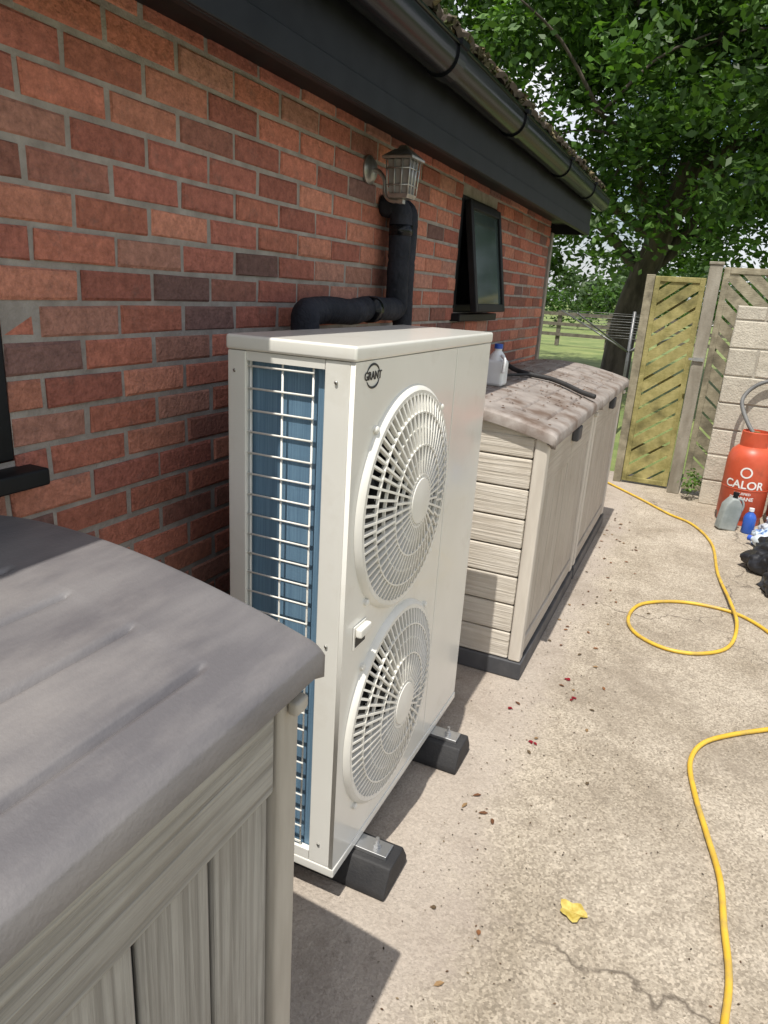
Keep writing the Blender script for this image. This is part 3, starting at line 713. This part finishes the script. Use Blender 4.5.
def bag(name,c,rad,M,seed,sq=.6):
    bm=bmesh.new();bmesh.ops.create_icosphere(bm,subdivisions=5,radius=1)
    for v in bm.verts:
        p=v.co.copy();n1=noise.noise(p*1.7+Vector((seed,0,0)))*.35+abs(noise.noise(p*4+Vector((0,seed,0))))*.28+abs(noise.noise(p*10+Vector((0,seed,4))))*.1
        v.co=Vector((c[0]+p.x*rad*(1+n1),c[1]+p.y*rad*(1+n1),max(.002,c[2]+p.z*rad*sq*(1+n1))))
    me=bpy.data.meshes.new(name);bm.to_mesh(me);bm.free();me.materials.append(M);me.polygons.foreach_set('use_smooth',[True]*len(me.polygons))
    return link(bpy.data.objects.new(name,me))
bag('plastic_carrier_bag',(1.93,5.62,.03),.11,mat('bag_blue',(.05,.16,.42),(.5,.58,.66),rough=.35,scale=(14,14,14),lo=.45,hi=.55),3,.8)
bag('plastic_carrier_bag',(2.05,5.9,.06),.14,mat('bag_white',(.5,.55,.6),(.65,.68,.7),rough=.35,scale=(9,9,9)),9,.8)
bag('black_refuse_bag',(2.02,5.05,.07),.22,mat('bin_bag',(.012,.012,.014),(.022,.022,.025),rough=.3),5,.7)
bag('black_refuse_bag',(2.10,4.62,.07),.24,mat('bin_bag2',(.016,.016,.018),(.03,.03,.033),rough=.35),12,.7)
# ------------------------------------------------------------------ hose
HP=[(0.62,6.75),(0.97,6.32),(1.22,5.99),(1.41,5.79),(1.55,5.37),(1.59,4.74),(1.65,4.25),(1.68,3.93),(1.64,3.65),(1.51,3.49),(1.35,3.45),(1.20,3.54),(1.14,3.71),(1.18,3.94),(1.34,4.09),(1.52,4.14),(1.71,4.10),(1.87,3.89),(1.99,3.51),(2.01,3.20),(1.90,3.03),(1.78,2.93),(1.63,2.80),(1.53,2.68),(1.49,2.53),(1.51,2.35),(1.55,2.16),(1.59,1.97),(1.60,1.79),(1.61,1.61),(1.59,1.40),(1.58,1.10)]
M_hose=mat('yellow_hose',(.60,.37,.03),(.70,.46,.05),rough=.45,dirt=(.40,.28,.08),dscale=10)
gho=empty('garden_hose')
hz=[.010]*len(HP)
for k in (6,7):hz[k]=.028
tube('hose',catmull([(p[0],p[1],z) for p,z in zip(HP,hz)],8),.0095,M_hose,gho,10)
# ------------------------------------------------------------------ debris
def debris():
    vs=[];fs=[];cols=[]
    pc=np.polyfit(PX,PZ,4)
    def leaf(x,y,L,w,col,curl=.2,zb=0):
        a=random.uniform(0,6.28);s=len(vs);ca,sa=math.cos(a),math.sin(a)
        P=[(-.5,0),(-.2,.38),(.15,.42),(.5,.0),(.15,-.42),(-.2,-.38)]
        for (p,q) in P:
            px,py=p*L,q*w;vs.append((x+ca*px-sa*py,y+sa*px+ca*py,zb+.004+curl*abs(q)*w*random.uniform(.3,1.2)))
        vs.append((x,y,zb+.003));
        for k in range(6):fs.append((s+k,s+(k+1)%6,s+6));cols.append(col)
    for i in range(1800):
        if random.random()<.5:x=.78+abs(random.gauss(0,.35));y=random.uniform(.8,6.5)
        else:x=random.uniform(.6,2.6);y=random.uniform(.8,7)
        q=random.uniform(.5,1.2);L=random.uniform(.003,.010)
        leaf(x,y,L,L*.6,random.choice([(.12*q,.07*q,.04*q),(.2*q,.15*q,.09*q),(.30*q,.26*q,.2*q),(.07*q,.05*q,.035*q)]))
    for (x,y) in ((.93,2.36),(.80,2.55),(1.02,2.75),(.97,2.9)):
        for k in range(3):leaf(x+random.uniform(-.014,.014),y+random.uniform(-.015,.015),.022,.014,(.20,.012,.02),.5)
    for i in range(60):
        x=.80+abs(random.gauss(0,.16));y=random.uniform(1.2,5.8);leaf(x,y,random.uniform(.015,.035),.015,random.choice([(.2,.09,.04),(.13,.06,.03),(.25,.16,.08),(.10,.07,.04)]),.5)
    for i in range(330):
        x=random.uniform(.12,.74);y=random.choice([random.gauss(3.9,.35),random.uniform(2.8,5.4)])
        if not(2.8<y<5.4):continue
        z=float(np.polyval(pc,.07+.75*(x-.05)/.74))+.008
        L=random.uniform(.006,.022);leaf(x,y,L,L*.6,random.choice([(.14,.07,.035),(.09,.05,.03),(.22,.12,.06)]),.3,z)
    o=mesh('fallen_leaf_litter',vs,fs,attrmat('litter',bump=0,var=.2));setcol(o.data,cols)
    x,y=1.21,1.64
    vs=[];n=22
    for k in range(n):
        a=2*math.pi*k/n;rr=.030*(1+.16*math.cos(5*a)+.08*math.sin(3*a));vs.append((x+rr*math.cos(a)*1.2,y+rr*math.sin(a)*1.1,.006+.007*abs(math.sin(2*a))))
    vs.append((x,y,.004));mesh('yellow_leaf',vs,[(k,(k+1)%n,n) for k in range(n)],mat('yellow_leaf',(.38,.27,.04),(.56,.45,.12),rough=.6,scale=(60,60,60)))
debris()
# ------------------------------------------------------------------ trees
M_leaf=attrmat('leaves',rough=.5,spec=.3,leaf=True)
M_bark=mat('bark',(.045,.036,.028),(.11,.09,.07),rough=.95,scale=(6,6,2),bump=1,bscale=(14,14,4),bd=.03)
def leafcloud(name,clumps,per,size,par,pal,flat=.8):
    C=np.repeat(np.array([c[:3] for c in clumps]),per,axis=0);RR=np.repeat(np.array([c[3] for c in clumps]),per)
    N=len(C);d=rng.normal(size=(N,3));d/=np.linalg.norm(d,axis=1)[:,None]
    P=C+d*(RR*rng.random(N)**.45)[:,None]*np.array([1,1,flat])
    a=rng.normal(size=(N,3));a[:,2]*=.6;a/=np.linalg.norm(a,axis=1)[:,None]
    b=np.cross(a,rng.normal(size=(N,3)));b/=np.linalg.norm(b,axis=1)[:,None]
    s=(size*rng.uniform(.6,1.3,N))[:,None]
    V=np.stack([P-a*s,P+b*s*.5,P+a*s,P-b*s*.5],axis=1).reshape(-1,3)
    me=bpy.data.meshes.new(name);me.vertices.add(len(V));me.vertices.foreach_set('co',V.astype(np.float32).ravel())
    me.loops.add(N*4);me.loops.foreach_set('vertex_index',np.arange(N*4,dtype=np.int32));me.polygons.add(N)
    me.polygons.foreach_set('loop_start',np.arange(0,N*4,4,dtype=np.int32));me.polygons.foreach_set('loop_total',np.full(N,4,dtype=np.int32))
    me.update();me.validate();me.materials.append(M_leaf)
    cl=np.repeat(rng.uniform(.6,1.3,len(clumps)),per)[:,None];pi=rng.integers(0,len(pal),N)
    setcol(me,np.array(pal)[pi]*cl*rng.uniform(.8,1.2,N)[:,None])
    return link(bpy.data.objects.new(name,me),par)
def tree(name,base,H,crown_c,crown_r,nclump,per,leafsize,pal,trunk_r=.28,lean=(.5,0)):
    e=empty(name);B=Vector(base);limbs=[]
    top=B+Vector((lean[0],lean[1],H*.42))
    tp=catmull([B-Vector((0,0,.2)),B+Vector((lean[0]*.1,0,H*.12)),B+Vector((lean[0]*.6,lean[1]*.6,H*.27)),top],6)
    limbs.append((tp,[trunk_r*(1.35 if i==0 else 1)*(1-.45*i/len(tp)) for i in range(len(tp))]))
    cc=Vector(crown_c);clumps=[]
    for i in range(15):
        t=random.uniform(.3,1);st=tp[int(t*(len(tp)-1))];a=2*math.pi*i/15*2.4+random.uniform(-.4,.4);u=random.uniform(-.75,.9)
        end=cc+Vector((crown_r[0]*math.cos(a)*math.sqrt(1-u*u),crown_r[1]*math.sin(a)*math.sqrt(1-u*u),crown_r[2]*u))*.85
        mid=st.lerp(end,.5)+Vector((random.uniform(-.6,.6),random.uniform(-.6,.6),random.uniform(.0,.8)))
        P=catmull([st,st.lerp(mid,.5)+Vector((random.uniform(-.3,.3),random.uniform(-.3,.3),.1)),mid,end],5);r0=trunk_r*.42*(1.1-.4*t)
        limbs.append((P,[r0*(1-.88*k/len(P)) for k in range(len(P))]))
        for j in range(5):
            s2=P[random.randint(len(P)//3,len(P)-2)];e2=s2+Vector((random.uniform(-1.6,1.6),random.uniform(-1.6,1.6),random.uniform(-.7,1.3)))
            limbs.append((catmull([s2,s2.lerp(e2,.5)+Vector((0,0,.2)),e2],3),[r0*.28*(1-.75*k/7) for k in range(7)]))
    tubes('trunk_and_limbs',limbs,M_bark,e,8)
    while len(clumps)<nclump:
        d=Vector((random.gauss(0,1),random.gauss(0,1),random.gauss(0,1))).normalized();q=random.random()**.4
        n1=noise.noise(d*1.9+Vector((3.1,0,0)))*.25+1.02
        p=Vector((d.x*crown_r[0],d.y*crown_r[1],d.z*crown_r[2]))*q*n1+cc
        if noise.noise(p*.55)<-.22:continue
        if p.z<2.4:continue
        clumps.append((p.x,p.y,p.z,random.uniform(.38,.85)))
    leafcloud('foliage',clumps,per,leafsize,e,pal)
    return e
OAK=[(.050,.11,.019),(.070,.145,.026),(.036,.08,.016),(.095,.175,.038)]
tree('oak_tree',(-.5,16,0),13,(.7,15.4,6.5),(6.6,5.2,5.0),860,150,.082,OAK,.32,(1.1,-.3))
cl=[(x,44+random.uniform(-.8,.8),random.uniform(.4,2.2),random.uniform(.5,.9)) for x in np.arange(-26,16,.45) for _ in range(2)]
leafcloud('field_hedge',cl,60,.13,None,OAK)
cl=[(random.uniform(-50,40),random.uniform(85,100),random.uniform(1,6.5),random.uniform(1.5,2.6)) for _ in range(260)]
leafcloud('distant_tree_line',cl,60,.5,None,[(.05,.09,.03),(.07,.12,.04)])
cl=[(random.uniform(1.6,5.5),random.uniform(8.2,9.6),random.uniform(.2,1.9),.45) for _ in range(50)]
leafcloud('garden_shrub',cl,60,.07,None,OAK)
cl=[(1.36+random.uniform(-.08,.06),6.62+random.uniform(-.04,.04),random.uniform(.02,.26),.06) for _ in range(9)]
leafcloud('wall_weed',cl,16,.020,None,[(.10,.19,.04),(.14,.24,.06)])
ff=empty('field_rail_fence');lst=[]
for k in range(24):
    x=-22+k*1.8;lst.append(((x,27.02,0),(x+.14,27.14,1.25)))
for z in (.35,.72,1.08):lst.append(((-22,26.97,z),(20,27.018,z+.12)))
boxes('rails',lst,mat('fence_rail_timber',(.10,.085,.065),(.17,.15,.12),rough=.85),ff)
ra=empty('rotary_clothes_airer');c=Vector((.35,9.6,0));L=[]
L.append(([c,c+Vector((0,0,1.55))],.02))
for k in range(4):
    a=math.pi/4+k*math.pi/2+.3;L.append(([c+Vector((0,0,1.05)),c+Vector((1.15*math.cos(a),1.15*math.sin(a),1.5))],.011))
for s in (.4,.55,.7,.85,1.0):
    for k in range(4):
        a=math.pi/4+k*math.pi/2+.3;b=a+math.pi/2;h=1.05+.45*s
        L.append(([c+Vector((1.15*s*math.cos(a),1.15*s*math.sin(a),h)),c+Vector((1.15*s*math.cos(b),1.15*s*math.sin(b),h))],.003))
tubes('frame_and_lines',L,mat('airer_metal',(.14,.14,.14),(.2,.2,.2),rough=.4,metal=.5),ra,6)
